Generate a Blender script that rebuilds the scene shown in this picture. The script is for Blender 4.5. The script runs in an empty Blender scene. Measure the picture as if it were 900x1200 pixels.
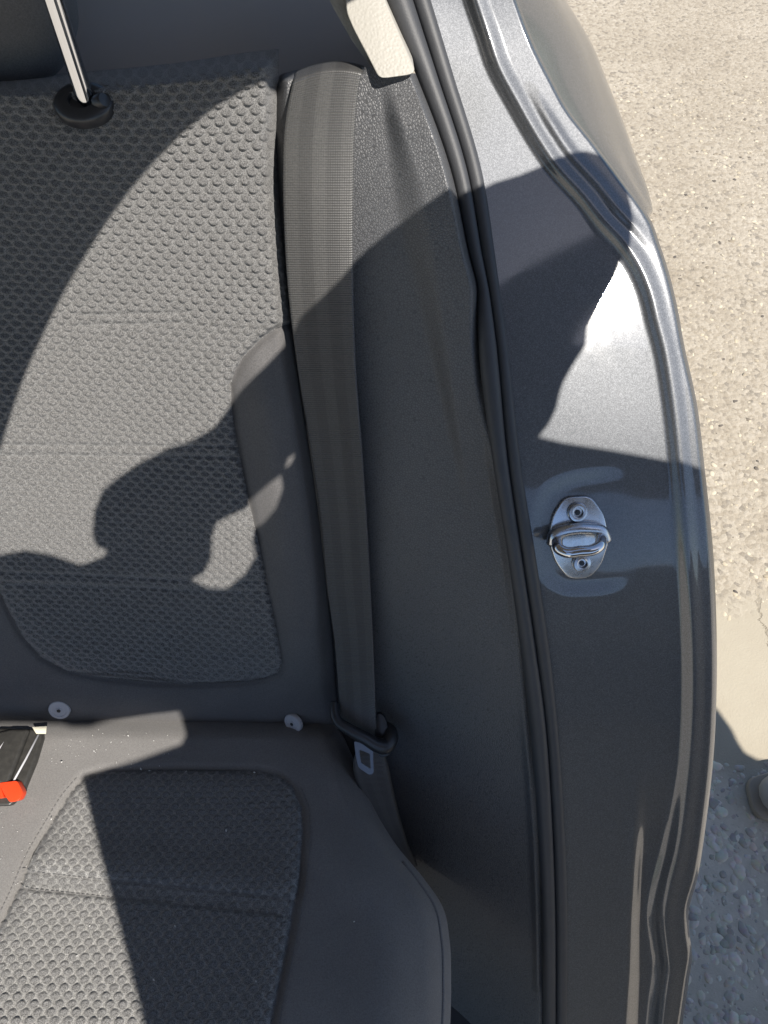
import bpy, bmesh, math, random
import numpy as np
from mathutils import Vector, Matrix
random.seed(7); rng = np.random.default_rng(7)
R = math.radians
scene = bpy.context.scene
C = scene.collection

# ------------------------------------------------------------------ camera, sky, sun, exposure
CAM = np.array([0.0, 0.0, 1.3]); PITCH = R(60.0); F = 867.0        # focal length in pixels of a 900 x 1200 picture
FW = np.array([0, math.cos(PITCH), -math.sin(PITCH)]); UP = np.array([0, math.sin(PITCH), math.cos(PITCH)]); RT = np.array([1.0, 0, 0])
cd = bpy.data.cameras.new('camera'); cam = bpy.data.objects.new('camera', cd); C.objects.link(cam)
cam.location = CAM; cam.rotation_euler = (R(90) - PITCH, 0, 0)
cd.sensor_fit = 'VERTICAL'; cd.angle = 2 * math.atan(600 / F); cd.clip_start = 0.02; cd.clip_end = 500
scene.camera = cam
SUN = np.array([0.40, -0.35, 0.85]); SUN /= np.linalg.norm(SUN)
w = bpy.data.worlds.new('World'); scene.world = w; w.use_nodes = True
nt = w.node_tree; sky = nt.nodes.new('ShaderNodeTexSky'); sky.sky_type = 'NISHITA'; sky.sun_disc = False
sky.sun_elevation = math.asin(SUN[2]); sky.sun_rotation = math.atan2(SUN[0], SUN[1])
bg = nt.nodes['Background']; sky.ozone_density = 2.5; sky.dust_density = 0.6
bg.inputs['Strength'].default_value = 0.092
nt.links.new(sky.outputs[0], bg.inputs[0])
sl = bpy.data.lights.new('sun', 'SUN'); sl.energy = 5.0; sl.angle = R(0.34); sl.color = (1.0, 0.94, 0.86)
so = bpy.data.objects.new('sun', sl); C.objects.link(so)
so.rotation_euler = Vector(SUN).to_track_quat('Z', 'Y').to_euler(); so.location = (3, -3, 6)
vs = scene.view_settings; vs.view_transform = 'Standard'; vs.look = 'None'; vs.gamma = 1; vs.exposure = 0.72; vs.use_curve_mapping = False

# ------------------------------------------------------------------ helpers
def P(px, py, d):
    """the point seen at pixel (px, py) at depth d metres along the view axis"""
    px, py, d = np.broadcast_arrays(np.asarray(px, float), np.asarray(py, float), np.asarray(d, float))
    r = FW + ((px - 450) / F)[..., None] * RT + ((600 - py) / F)[..., None] * UP
    return CAM + d[..., None] * r

class Depth:
    """thin-plate surface through (px, py, depth) points; planes come out exactly as planes"""
    def __init__(self, pts):
        p = np.array(pts, float); self.c = p[:, :2] / 600; n = len(p)
        K = self.k(self.c, self.c) + 1e-4 * np.eye(n); A = np.c_[np.ones(n), self.c]
        M = np.block([[K, A], [A.T, np.zeros((3, 3))]])
        self.w = np.linalg.solve(M, np.r_[1 / p[:, 2], 0, 0, 0])
    def k(self, a, b):
        r2 = ((a[:, None] - b[None]) ** 2).sum(-1); return 0.5 * r2 * np.log(r2 + 1e-12)
    def __call__(self, px, py):
        px, py = np.broadcast_arrays(np.asarray(px, float), np.asarray(py, float))
        q = np.c_[px.ravel(), py.ravel()] / 600; out = np.empty(len(q))
        for i in range(0, len(q), 20000):
            s = q[i:i + 20000]; out[i:i + 20000] = self.k(s, self.c) @ self.w[:-3] + self.w[-3] + s @ self.w[-2:]
        return (1 / out).reshape(px.shape)

def smooth_interp(x, xs, ys):
    """monotone-ish cubic (Catmull-Rom tangents) through a table"""
    xs = np.asarray(xs, float); ys = np.asarray(ys, float); x = np.asarray(x, float)
    m = np.gradient(ys, xs); i = np.clip(np.searchsorted(xs, x) - 1, 0, len(xs) - 2)
    h = xs[i + 1] - xs[i]; t = np.clip((x - xs[i]) / h, -0.5, 1.5)
    lin = (t < 0) | (t > 1)
    v = (2*t**3-3*t**2+1)*ys[i] + (t**3-2*t**2+t)*h*m[i] + (-2*t**3+3*t**2)*ys[i+1] + (t**3-t**2)*h*m[i+1]
    return np.where(lin, ys[i] + (ys[i+1]-ys[i]) * (x-xs[i])/h, v)
def table(pts):          # [(x, y)...] -> function of y
    a = np.array(pts, float); return lambda y: smooth_interp(y, a[:, 1], a[:, 0])
def table_y(pts):        # function of x
    a = np.array(pts, float); return lambda x: smooth_interp(x, a[:, 0], a[:, 1])

def dist_poly(px, py, pts):
    """pixel distance to a polyline, and the side (positive = right of it when walked)"""
    px = np.asarray(px, float); py = np.asarray(py, float)
    best = np.full(px.shape, 1e9); side = np.zeros(px.shape); tt = np.zeros(px.shape); n = len(pts) - 1
    for i in range(n):
        (x0, y0), (x1, y1) = pts[i], pts[i+1]; dx, dy = x1-x0, y1-y0; L2 = dx*dx+dy*dy + 1e-9
        t = np.clip(((px-x0)*dx+(py-y0)*dy)/L2, 0, 1); d = np.hypot(px-x0-t*dx, py-y0-t*dy)
        s = np.sign(dx*(py-y0)-dy*(px-x0)); m = d < best
        best = np.where(m, d, best); side = np.where(m, s, side); tt = np.where(m, (i+t)/n, tt)
    return best, side, tt
def sstep(x, a, b):
    t = np.clip((x - a) / (b - a), 0, 1); return t*t*(3-2*t)

def mesh_obj(name, verts, faces, mat, parent=None, smooth=True):
    me = bpy.data.meshes.new(name); me.from_pydata([tuple(v) for v in verts], [], faces); me.update()
    if smooth: me.polygons.foreach_set('use_smooth', [True] * len(me.polygons))
    if mat: me.materials.append(mat)
    o = bpy.data.objects.new(name, me); C.objects.link(o)
    if parent: o.parent = parent
    return o
def grid_faces(nv, nu, close_u=False):
    idx = np.arange(nv*nu).reshape(nv, nu)
    if close_u: idx = np.c_[idx, idx[:, :1]]
    a = idx[:-1, :-1]; b = idx[:-1, 1:]; c = idx[1:, 1:]; d = idx[1:, :-1]
    return np.stack([a, d, c, b], -1).reshape(-1, 4).tolist()
def grid_obj(name, pts, mat, parent=None, uv=None, attr=None):
    nv, nu = pts.shape[:2]
    o = mesh_obj(name, pts.reshape(-1, 3), grid_faces(nv, nu), mat, parent)
    if uv is not None:
        lay = o.data.uv_layers.new(name='UVMap'); li = np.empty(len(o.data.loops), int); o.data.loops.foreach_get('vertex_index', li)
        lay.data.foreach_set('uv', uv.reshape(-1, 2)[li].ravel())
    if attr is not None:
        a = o.data.attributes.new('cell', 'FLOAT', 'POINT'); a.data.foreach_set('value', attr.ravel())
    return o
def rows(xl, xr, ys, nu, bias=None):
    ys = np.asarray(ys, float); u = np.linspace(0, 1, nu)
    a = xl(ys)[:, None]; b = xr(ys)[:, None]
    return a + (b-a)*u, np.repeat(ys[:, None], nu, 1)
def normals(pts):
    du = np.gradient(pts, axis=1); dv = np.gradient(pts, axis=0)
    n = np.cross(du, dv); n /= np.linalg.norm(n, axis=-1, keepdims=True) + 1e-12
    flip = ((CAM - pts) * n).sum(-1) < 0; n[flip] *= -1
    return n
def empty(name, loc, label, cat, group=None):
    o = bpy.data.objects.new(name, None); C.objects.link(o); o.location = loc; o.empty_display_size = 0.02
    tag(o, label, cat, group); return o
def tag(o, label=None, cat=None, group=None, kind=None):
    if label: o['label'] = label
    if cat: o['category'] = cat
    if group: o['group'] = group
    if kind: o['kind'] = kind
    return o
def adopt(root):         # children were made in world space: keep them there
    for ch in root.children: ch.matrix_parent_inverse = Matrix.Translation(root.location).inverted()
def frames(path):
    path = np.asarray(path, float); t = np.gradient(path, axis=0); t /= np.linalg.norm(t, axis=1, keepdims=True)
    n = np.zeros_like(path); ref = np.array([0.3, -0.6, 0.75]); 
    for i in range(len(path)):
        v = ref - t[i]*(ref@t[i]); v /= np.linalg.norm(v); n[i] = v; ref = v
    return t, n, np.cross(t, n)
def tube(name, path, rad, mat, parent=None, sides=14, squash=1.0, caps=True):
    path = np.asarray(path, float); t, n, b = frames(path); rad = np.broadcast_to(np.asarray(rad, float), (len(path),))
    a = np.linspace(0, 2*math.pi, sides, endpoint=False)
    pts = path[:, None] + rad[:, None, None]*(np.cos(a)[None, :, None]*n[:, None]*squash + np.sin(a)[None, :, None]*b[:, None])
    f = grid_faces(len(path), sides, True); v = pts.reshape(-1, 3)
    if caps: f += [list(range(sides))[::-1] if False else list(range(sides)), list(range(len(v)-sides, len(v)))[::-1]]
    o = mesh_obj(name, v, f, mat, parent)
    bm = bmesh.new(); bm.from_mesh(o.data); bmesh.ops.recalc_face_normals(bm, faces=bm.faces); bm.to_mesh(o.data); bm.free()
    return o
def spline(pts, n):
    pts = np.asarray(pts, float); s = np.r_[0, np.cumsum(np.linalg.norm(np.diff(pts, axis=0), axis=1))]
    q = np.linspace(0, s[-1], n); return np.stack([smooth_interp(q, s, pts[:, k]) for k in range(pts.shape[1])], 1)
def prism(name, outline, direction, mat, parent=None, bevel=0.0, segs=2, holes=()):
    """solid from a closed 3-D outline pushed along a direction vector"""
    bm = bmesh.new(); es = []
    for loop in (outline,) + tuple(holes):
        vs_ = [bm.verts.new(tuple(p)) for p in loop]; es += [bm.edges.new((vs_[i], vs_[(i+1) % len(vs_)])) for i in range(len(vs_))]
    if holes: bmesh.ops.triangle_fill(bm, use_beauty=True, use_dissolve=False, edges=es)
    else: bm.faces.new(bm.verts)
    r = bmesh.ops.extrude_face_region(bm, geom=bm.faces[:])
    bmesh.ops.translate(bm, vec=Vector(direction), verts=[g for g in r['geom'] if isinstance(g, bmesh.types.BMVert)])
    bmesh.ops.recalc_face_normals(bm, faces=bm.faces)
    if bevel:
        ed = [e for e in bm.edges if len(e.link_faces) == 2 and e.calc_face_angle(0) > 0.6]
        bmesh.ops.bevel(bm, geom=ed, offset=bevel, segments=segs, affect='EDGES', profile=0.5, clamp_overlap=True)
    me = bpy.data.meshes.new(name); bm.to_mesh(me); bm.free(); me.materials.append(mat)
    me.polygons.foreach_set('use_smooth', [True]*len(me.polygons)); me.set_sharp_from_angle(angle=R(50))
    o = bpy.data.objects.new(name, me); C.objects.link(o)
    if parent: o.parent = parent
    return o
def rounded(poly, r, n=4):
    """round the corners of a 2-D / 3-D polygon"""
    poly = np.asarray(poly, float); out = []
    for i in range(len(poly)):
        a, b, c = poly[i-1], poly[i], poly[(i+1) % len(poly)]
        ra = min(r, 0.45*np.linalg.norm(a-b)); rc = min(r, 0.45*np.linalg.norm(c-b))
        p0 = b + (a-b)/np.linalg.norm(a-b)*ra; p2 = b + (c-b)/np.linalg.norm(c-b)*rc
        for k in range(n+1):
            t = k/n; out.append((1-t)**2*p0 + 2*t*(1-t)*b + t*t*p2)
    return np.array(out)
def basis(nrm):
    n = Vector(nrm).normalized(); x = Vector((1, 0, 0)); x = (x - n*(x@n)).normalized(); return x, n.cross(x), n
def lathe(name, c, nrm, prof, mat, parent=None, seg=28, sx=1.0):
    x, y, n = [np.array(v) for v in basis(nrm)]; c = np.asarray(c); a = np.linspace(0, 2*math.pi, seg, endpoint=False)
    ring = np.cos(a)[:, None]*x*sx + np.sin(a)[:, None]*y
    pts = np.array([[c + r*q + h*n for q in ring] for r, h in prof])
    f = grid_faces(len(prof), seg, True); v = pts.reshape(-1, 3)
    f += [list(range(seg)), list(range(len(v)-seg, len(v)))]
    o = mesh_obj(name, v, f, mat, parent)
    bm = bmesh.new(); bm.from_mesh(o.data); bmesh.ops.recalc_face_normals(bm, faces=bm.faces); bm.to_mesh(o.data); bm.free()
    o.data.set_sharp_from_angle(angle=R(40)); return o

# ------------------------------------------------------------------ materials
def mat(name, color, rough=0.6, metal=0.0, **kw):
    m = bpy.data.materials.new(name); m.use_nodes = True; b = m.node_tree.nodes['Principled BSDF']
    b.inputs['Base Color'].default_value = (*color, 1); b.inputs['Roughness'].default_value = rough; b.inputs['Metallic'].default_value = metal
    for k, v in kw.items(): b.inputs[k.replace('_', ' ')].default_value = v
    return m
class N:
    def __init__(self, m): self.t = m.node_tree; self.b = self.t.nodes['Principled BSDF']
    def new(self, typ, **kw):
        n = self.t.nodes.new('ShaderNode'+typ)
        for k, v in kw.items():
            if k in n.inputs: n.inputs[k].default_value = v
            else: setattr(n, k, v)
        return n
    def link(self, a, b): self.t.links.new(a, b)
    def geo(self): return self.new('NewGeometry').outputs['Position']
    def noise(self, scale, detail=3, rough=0.5, vec=None, out='Fac'):
        n = self.new('TexNoise'); n.inputs['Scale'].default_value = scale; n.inputs['Detail'].default_value = detail; n.inputs['Roughness'].default_value = rough
        self.link(vec or self.geo(), n.inputs['Vector']); return n.outputs[out]
    def voro(self, scale, feature='F1', vec=None, out='Distance', rand=1.0):
        n = self.new('TexVoronoi'); n.feature = feature; n.inputs['Scale'].default_value = scale; n.inputs['Randomness'].default_value = rand
        self.link(vec or self.geo(), n.inputs['Vector']); return n.outputs[out]
    def ramp(self, fac, stops):
        n = self.new('ValToRGB'); e = n.color_ramp.elements
        while len(e) < len(stops): e.new(0.5)
        for q, (p, c) in zip(e, stops): q.position = p; q.color = (*c, 1) if len(c) == 3 else c
        self.link(fac, n.inputs[0]); return n.outputs[0]
    def math(self, op, a, b=None, clamp=False):
        n = self.new('Math'); n.operation = op; n.use_clamp = clamp
        for i, v in enumerate((a, b)):
            if v is None: continue
            if isinstance(v, (int, float)): n.inputs[i].default_value = v
            else: self.link(v, n.inputs[i])
        return n.outputs[0]
    def mix(self, fac, a, b, blend='MIX'):
        n = self.new('Mix'); n.data_type = 'RGBA'; n.blend_type = blend
        for k, v in ((0, fac), (6, a), (7, b)):
            if isinstance(v, (int, float)): n.inputs[k].default_value = v
            elif isinstance(v, tuple): n.inputs[k].default_value = (*v, 1)
            else: self.link(v, n.inputs[k])
        return n.outputs[2]
    def bump(self, h, strength, dist, normal=None):
        n = self.new('Bump'); n.inputs['Strength'].default_value = strength; n.inputs['Distance'].default_value = dist
        self.link(h, n.inputs['Height'])
        if normal: self.link(normal, n.inputs['Normal'])
        return n.outputs[0]
def gray(v, t=(1, 1, 1)): return (v*t[0], v*t[1], v*t[2])

def fabric_plain(name, lo, hi):
    m = mat(name, hi, 0.9); n = N(m); f = n.noise(900, 2, 0.7); g = n.noise(25, 4, 0.6)
    col = n.mix(f, lo, hi); col = n.mix(n.math('MULTIPLY', g, 0.35), col, tuple(x*0.75 for x in lo))
    n.link(col, n.b.inputs['Base Color']); n.link(n.bump(f, 0.5, 0.0006), n.b.inputs['Normal'])
    n.b.inputs['Specular IOR Level'].default_value = 0.2
    n.b.inputs['Sheen Weight'].default_value = 0.15; n.b.inputs['Sheen Roughness'].default_value = 0.5
    return m
M_plain = fabric_plain('plain_seat_fabric', (0.05, 0.049, 0.051), (0.175, 0.169, 0.166))
M_cushion = fabric_plain('woven_cushion_fabric', (0.09, 0.087, 0.086), (0.28, 0.271, 0.26))
def honey(name, web, cell, cell2):
    m = mat(name, web, 0.85); n = N(m); a = n.new('Attribute'); a.attribute_name = 'cell'
    f = n.noise(1250, 2, 0.9); w_ = n.ramp(f, [(0.34, tuple(x*0.38 for x in web)), (0.64, tuple(min(1, x*1.6) for x in web))])
    c_ = n.ramp(f, [(0.36, tuple(x*0.35 for x in cell)), (0.64, tuple(x*1.45 for x in cell2))]); fac = n.ramp(a.outputs['Fac'], [(0.1, (0, 0, 0)), (0.75, (1, 1, 1))])
    n.link(n.mix(fac, w_, c_), n.b.inputs['Base Color']); n.link(n.bump(f, 0.6, 0.0008), n.b.inputs['Normal'])
    n.b.inputs['Specular IOR Level'].default_value = 0.25
    n.b.inputs['Sheen Weight'].default_value = 0.15; return m
M_honey = honey('honeycomb_fabric', (0.148, 0.146, 0.143), (0.082, 0.081, 0.08), (0.142, 0.14, 0.138))
M_honey_c = honey('honeycomb_cushion_fabric', (0.215, 0.213, 0.206), (0.08, 0.079, 0.078), (0.15, 0.148, 0.145))
M_thread = mat('stitch_thread', (0.13, 0.127, 0.125), 0.7)

M_trim = mat('grained_black_plastic', (0.055, 0.057, 0.06), 0.44); n = N(M_trim)
v1 = n.voro(500, 'DISTANCE_TO_EDGE', rand=1.0, vec=None); nz = n.noise(300, 3, 0.6)
gr = n.math('MULTIPLY', n.math('MINIMUM', v1, 0.25), 4.0)
n.link(n.bump(n.math('ADD', gr, n.math('MULTIPLY', nz, 0.6)), 0.4, 0.0005), n.b.inputs['Normal'])
n.link(n.mix(n.ramp(gr, [(0.05, (1, 1, 1)), (0.5, (0, 0, 0))]), n.mix(n.noise(14, 4, 0.6), (0.07, 0.072, 0.076), (0.098, 0.1, 0.105)), (0.042, 0.043, 0.046)), n.b.inputs['Base Color'])  # shade of the grain grooves painted into the colour
n.b.inputs['Specular IOR Level'].default_value = 0.6
M_black = mat('smooth_black_plastic', (0.02, 0.021, 0.024), 0.35)
M_rubber = mat('grey_rubber', (0.05, 0.053, 0.058), 0.55); n = N(M_rubber)
n.link(n.bump(n.noise(900, 2), 0.25, 0.0004), n.b.inputs['Normal'])
n.link(n.mix(n.noise(60, 4, 0.7), (0.03, 0.032, 0.036), (0.048, 0.05, 0.055)), n.b.inputs['Base Color'])
M_beige = mat('grained_beige_plastic', (0.34, 0.325, 0.29), 0.55); n = N(M_beige)
n.link(n.bump(n.voro(520, 'SMOOTH_F1'), 0.5, 0.0007), n.b.inputs['Normal'])
M_paint = mat('metallic_grey_paint', (0.2, 0.23, 0.27), 0.56, 0.85); n = N(M_paint)
fl = n.voro(2000, 'F1', out='Color'); sp = n.new('SeparateColor'); n.link(fl, sp.inputs[0])
n.link(n.mix(n.math('POWER', sp.outputs[0], 1.6), (0.08, 0.084, 0.09), (0.15, 0.156, 0.166)), n.b.inputs['Base Color'])
n.link(n.bump(sp.outputs[1], 0.07, 0.0004), n.b.inputs['Normal'])
n.b.inputs['Coat Weight'].default_value = 1.0; n.b.inputs['Coat IOR'].default_value = 1.65
n.link(n.ramp(n.noise(35, 5, 0.7), [(0.35, (0.05,)*3), (0.75, (0.11,)*3)]), n.b.inputs['Coat Roughness'])
M_chrome = mat('chrome', (0.6, 0.61, 0.63), 0.06, 1.0)
M_zinc = mat('zinc_plated_steel', (0.55, 0.57, 0.6), 0.24, 1.0); n = N(M_zinc); n.link(n.bump(n.noise(500, 3), 0.08, 0.0003), n.b.inputs['Normal'])
n.link(n.ramp(n.noise(120, 4, 0.7), [(0.3, (0.2,)*3), (0.7, (0.34,)*3)]), n.b.inputs['Roughness'])
M_webbing = mat('seat_belt_webbing', (0.06, 0.058, 0.055), 0.4); n = N(M_webbing)
uv = n.new('TexCoord').outputs['UV']; sx = n.new('SeparateXYZ'); n.link(uv, sx.inputs[0])
rib = n.math('SINE', n.math('MULTIPLY', sx.outputs[1], 2*math.pi/0.00165))
fine = n.math('SINE', n.math('MULTIPLY', sx.outputs[0], 2*math.pi*30))
stripe = n.ramp(sx.outputs[0], [(0.0, (.6,)*3), (0.2, (.75,)*3), (0.22, (.3,)*3), (0.4, (.3,)*3), (0.42, (.9,)*3), (0.6, (.9,)*3), (0.62, (.3,)*3), (0.8, (.3,)*3), (0.82, (.75,)*3)])
col = n.mix(stripe, (0.045, 0.0445, 0.044), (0.088, 0.087, 0.084))
col = n.mix(n.math('MULTIPLY', n.math('ADD', rib, 1.0), 0.22), col, (0.035, 0.034, 0.033))
col = n.mix(n.ramp(n.noise(1000, 2, 0.9), [(0.4, (0, 0, 0)), (0.65, (.6,)*3)]), col, (0.02, 0.02, 0.02))
n.link(col, n.b.inputs['Base Color'])
n.link(n.bump(n.math('ADD', rib, n.math('MULTIPLY', fine, 0.12)), 0.5, 0.0005), n.b.inputs['Normal'])
n.b.inputs['Specular IOR Level'].default_value = 0.9
M_shelf = mat('grey_shelf_felt', (0.32, 0.32, 0.325), 0.85)
M_steel = mat('dark_steel', (0.14, 0.145, 0.155), 0.28, 1.0)
M_buckle = mat('dusty_black_plastic', (0.05, 0.05, 0.048), 0.38); n = N(M_buckle)
n.link(n.mix(n.noise(180, 4, 0.7), (0.014, 0.014, 0.014), (0.055, 0.053, 0.048)), n.b.inputs['Base Color'])
M_orange = mat('orange_red_plastic', (0.75, 0.06, 0.015), 0.4); M_orange.node_tree.nodes['Principled BSDF'].inputs['Subsurface Weight'].default_value = 0.05
M_cap = mat('grey_plastic_cap', (0.42, 0.42, 0.44), 0.5)
M_cream = mat('cream_label_paper', (0.7, 0.66, 0.52), 0.7)
M_cloth = mat('grey_blue_cloth', (0.12, 0.13, 0.15), 0.85);
M_leather = mat('grey_shoe_leather', (0.34, 0.31, 0.28), 0.6); M_liner = mat('grey_headlining', (0.2, 0.2, 0.2), 0.9)
M_peb = mat('river_pebble', (0.3, 0.28, 0.26), 0.75); n = N(M_peb)
isl = n.new('NewGeometry').outputs['Random Per Island']
n.link(n.mix(0.35, n.ramp(isl, [(0.0, (0.28, 0.26, 0.235)), (0.3, (0.38, 0.35, 0.305)), (0.8, (0.52, 0.475, 0.405)), (0.95, (0.56, 0.52, 0.45)), (1.0, (0.44, 0.36, 0.28))]), n.noise(90, 4, 0.7, out='Color'), 'OVERLAY'), n.b.inputs['Base Color'])

# ------------------------------------------------------------------ depth of each surface
D_seat = Depth([(0, 85, .503), (330, 85, .5), (0, 840, .757), (380, 840, .757), (150, 450, .606), (0, 450, .60), (330, 450, .594), (170, 700, .695), (-60, 700, .69), (345, 640, .655)])
D_cush = Depth([(-40, 850, .752), (200, 850, .757), (400, 850, .765), (-40, 1200, .575), (250, 1200, .582), (400, 1200, .575), (480, 1200, .588), (530, 1200, .605), (250, 1000, .675), (60, 1000, .668), (430, 1000, .68)])
JY = [(-60, .512), (0, .525), (200, .546), (400, .556), (628, .587), (800, .64), (1000, .71), (1260, .80), (1400, .84)]
D_jamb = Depth([(450 + 80*k + (py > 500)*90, py, d + 0.003*k) for py, d in JY for k in (1, 3)])
D_trim = Depth([(330, 100, .512), (440, 90, .503), (350, 380, .585), (470, 250, .53), (400, 380, .578), (520, 330, .543), (560, 450, .566), (440, 560, .625), (580, 620, .60), (410, 700, .69), (500, 700, .65), (600, 760, .636), (440, 850, .75), (520, 850, .70), (620, 900, .685), (470, 980, .80), (540, 1000, .77), (630, 1050, .735), (540, 1200, .86), (632, 1220, .79), (400, 1100, .9)])
D_belt = Depth([(345, 85, .5), (425, 85, .497), (335, 200, .515), (415, 200, .513), (340, 380, .565), (415, 380, .555), (370, 560, .622), (428, 560, .608), (388, 720, .68), (436, 720, .668), (398, 840, .716), (441, 850, .712)])

# ------------------------------------------------------------------ ground
gm = mat('worn_concrete_ground', (0.4, 0.36, 0.3), 0.85); n = N(gm); pos = n.geo()
xyz = n.new('SeparateXYZ'); n.link(pos, xyz.inputs[0])
warp = n.noise(3.5, 4, 0.6)
yy = n.math('ADD', xyz.outputs[1], n.math('MULTIPLY', n.math('SUBTRACT', warp, 0.5), 0.18))
far = n.ramp(n.math('ADD', n.math('MULTIPLY', n.math('SUBTRACT', yy, 0.56), 9.0), 0.5, True), [(0.2, (0, 0, 0)), (0.8, (1, 1, 1))])
nearm = n.ramp(n.math('ADD', n.math('MULTIPLY', n.math('SUBTRACT', yy, 0.245), -14.0), 0.5, True), [(0.2, (0, 0, 0)), (0.8, (1, 1, 1))])
big = n.noise(2.2, 5, 0.65); mid = n.noise(60, 4, 0.7); fin = n.noise(260, 3, 0.7)
vd = n.voro(115, 'F1'); vc = n.new('SeparateColor'); n.link(n.voro(115, 'F1', out='Color'), vc.inputs[0])
sand = n.ramp(n.math('ADD', n.math('MULTIPLY', mid, 0.55), n.math('MULTIPLY', fin, 0.45)), [(0.3, (0.12, 0.10, 0.075)), (0.44, (0.275, 0.24, 0.185)), (0.56, (0.345, 0.308, 0.25)), (0.7, (0.44, 0.402, 0.34))])
chips = n.ramp(vc.outputs[0], [(0.0, (0.46, 0.415, 0.335)), (0.5, (0.36, 0.315, 0.245)), (0.84, (0.25, 0.21, 0.155)), (0.96, (0.09, 0.08, 0.07))])
sand = n.mix(0.45, sand, chips)
smooth_c = n.mix(n.math('MULTIPLY', fin, 0.5), n.mix(big, (0.325, 0.293, 0.228), (0.375, 0.34, 0.268)), (0.34, 0.305, 0.235))
cement = n.mix(mid, (0.40, 0.365, 0.31), (0.66, 0.60, 0.51))
col = n.mix(far, smooth_c, sand); col = n.mix(nearm, col, cement)
col = n.mix(n.ramp(big, [(0.35, (0, 0, 0)), (0.7, (.5,)*3)]), col, (0.22, 0.182, 0.13))
cx = n.math('ABSOLUTE', n.math('SUBTRACT', n.math('ADD', xyz.outputs[0], n.math('MULTIPLY', n.noise(24, 5, 0.7), 0.09)), n.math('ADD', 0.795, n.math('MULTIPLY', xyz.outputs[1], -0.08))))
crack = n.ramp(n.math('MULTIPLY', cx, 100), [(0.08, (1, 1, 1)), (0.42, (0, 0, 0))])
crack = n.math('MULTIPLY', crack, n.math('SUBTRACT', 1.0, far))
col = n.mix(n.math('MULTIPLY', crack, 0.6), col, (0.17, 0.14, 0.1))
n.link(col, n.b.inputs['Base Color'])
hh = n.math('ADD', n.math('MULTIPLY', mid, n.math('ADD', n.math('MULTIPLY', far, 1.0), 0.25)), n.math('MULTIPLY', fin, 0.4))
hh = n.math('SUBTRACT', n.math('SUBTRACT', hh, n.math('MULTIPLY', n.math('MULTIPLY', vd, far), 0.6)), n.math('MULTIPLY', crack, 1.2))
n.link(n.bump(hh, 0.5, 0.005), n.b.inputs['Normal'])
g = mesh_obj('ground', [(-40, -40, 0), (40, -40, 0), (40, 40, 0), (-40, 40, 0)], [(0, 1, 2, 3)], gm, smooth=False)
tag(g, kind='structure', label='worn sandy concrete ground beside the car', cat='ground')

def scatter(name, label, cat, n_, box, rr, zs, mat_, seed):
    rg = np.random.default_rng(seed); bm = bmesh.new(); bmesh.ops.create_icosphere(bm, subdivisions=2, radius=1)
    v0 = np.array([v.co[:] for v in bm.verts]); f0 = [[v.index for v in f.verts] for f in bm.faces]; bm.free()
    V, Fc = [], []
    for i in range(n_):
        x, y = rg.uniform(box[0], box[1]), rg.uniform(box[2], box[3]); r = rr[0] + (rr[1]-rr[0])*rg.random()**2.5
        a = rg.uniform(0, math.pi); s = np.array([1, rg.uniform(.55, .95), zs]) * r
        p = v0 * (1 + 0.22*np.sin(v0 @ rg.normal(size=3)*2.2 + rg.uniform(0, 6))[:, None]) * s
        p = np.c_[p[:, 0]*math.cos(a)-p[:, 1]*math.sin(a)+x, p[:, 0]*math.sin(a)+p[:, 1]*math.cos(a)+y, p[:, 2] + r*zs*rg.uniform(-.8, -.25)]
        V.append(p); Fc += [[k + i*len(v0) for k in f] for f in f0]
    return tag(mesh_obj(name, np.concatenate(V), Fc, mat_), label, cat, kind='stuff')
scatter('pebbles', 'grey and brown pebbles set in the rough concrete at lower right', 'pebbles', 3600, (0.4, 1.0, -0.25, 0.26), (0.002, 0.0125), 0.34, M_peb, 3)
gmb = mat('sand_chip', (0.45, 0.39, 0.3), 0.85); n = N(gmb); 
n.link(n.ramp(n.new('NewGeometry').outputs['Random Per Island'], [(0, (0.47, 0.42, 0.32)), (0.6, (0.4, 0.345, 0.25)), (0.9, (0.2, 0.168, 0.125)), (1, (0.08, 0.07, 0.06))]), n.b.inputs['Base Color'])
scatter('gravel', 'fine sandy gravel chips strewn on the sunlit concrete', 'gravel', 4200, (0.35, 1.75, 0.5, 2.3), (0.002, 0.008), 0.3, gmb, 4)

# ------------------------------------------------------------------ car body: door jamb, outer panel
seal_l = [(430, -60), (451, 0), (489, 89), (529, 200), (551, 300), (560, 336), (560, 378), (579, 550), (595, 650), (609, 750), (621, 850), (629, 950), (634, 1050), (637, 1200), (637, 1270), (633, 1410)]
seal_m = [(463, -60), (483, 0), (512, 89), (547, 200), (565, 300), (572, 336), (578, 378), (596, 550), (611, 650), (626, 750), (639, 850), (646, 950), (650, 1050), (651, 1200), (651, 1270), (647, 1410)]
seal_r = [(485, -60), (504, 0), (531, 89), (564, 200), (580, 300), (585, 336), (591, 378), (611, 550), (627, 650), (642, 750), (653, 850), (660, 950), (664, 1050), (664, 1200), (664, 1270), (660, 1410)]
edge = [(588, -60), (607, 0), (627, 53), (647, 93), (668, 131), (697, 168), (729, 211), (753, 243), (764, 261), (772, 283), (782, 313), (793, 356), (801, 400), (817, 475), (826, 550), (836, 650), (840, 750), (840, 800), (837, 875), (828, 960), (817, 1030), (807, 1070), (808, 1095), (811, 1120), (807, 1150), (800, 1200), (790, 1270), (772, 1410)]
crease = [(540, -60), (558, 0), (573, 44), (582, 72), (607, 120), (633, 165), (649, 189), (687, 232), (708, 259), (731, 284), (749, 311), (762, 342), (771, 378), (777, 400), (790, 475), (798, 550), (806, 650), (811, 725), (813, 800), (810, 880), (805, 930), (795, 1000), (784, 1045), (780, 1070), (783, 1105), (786, 1130), (781, 1175), (775, 1230), (770, 1270), (750, 1410)]
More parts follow.
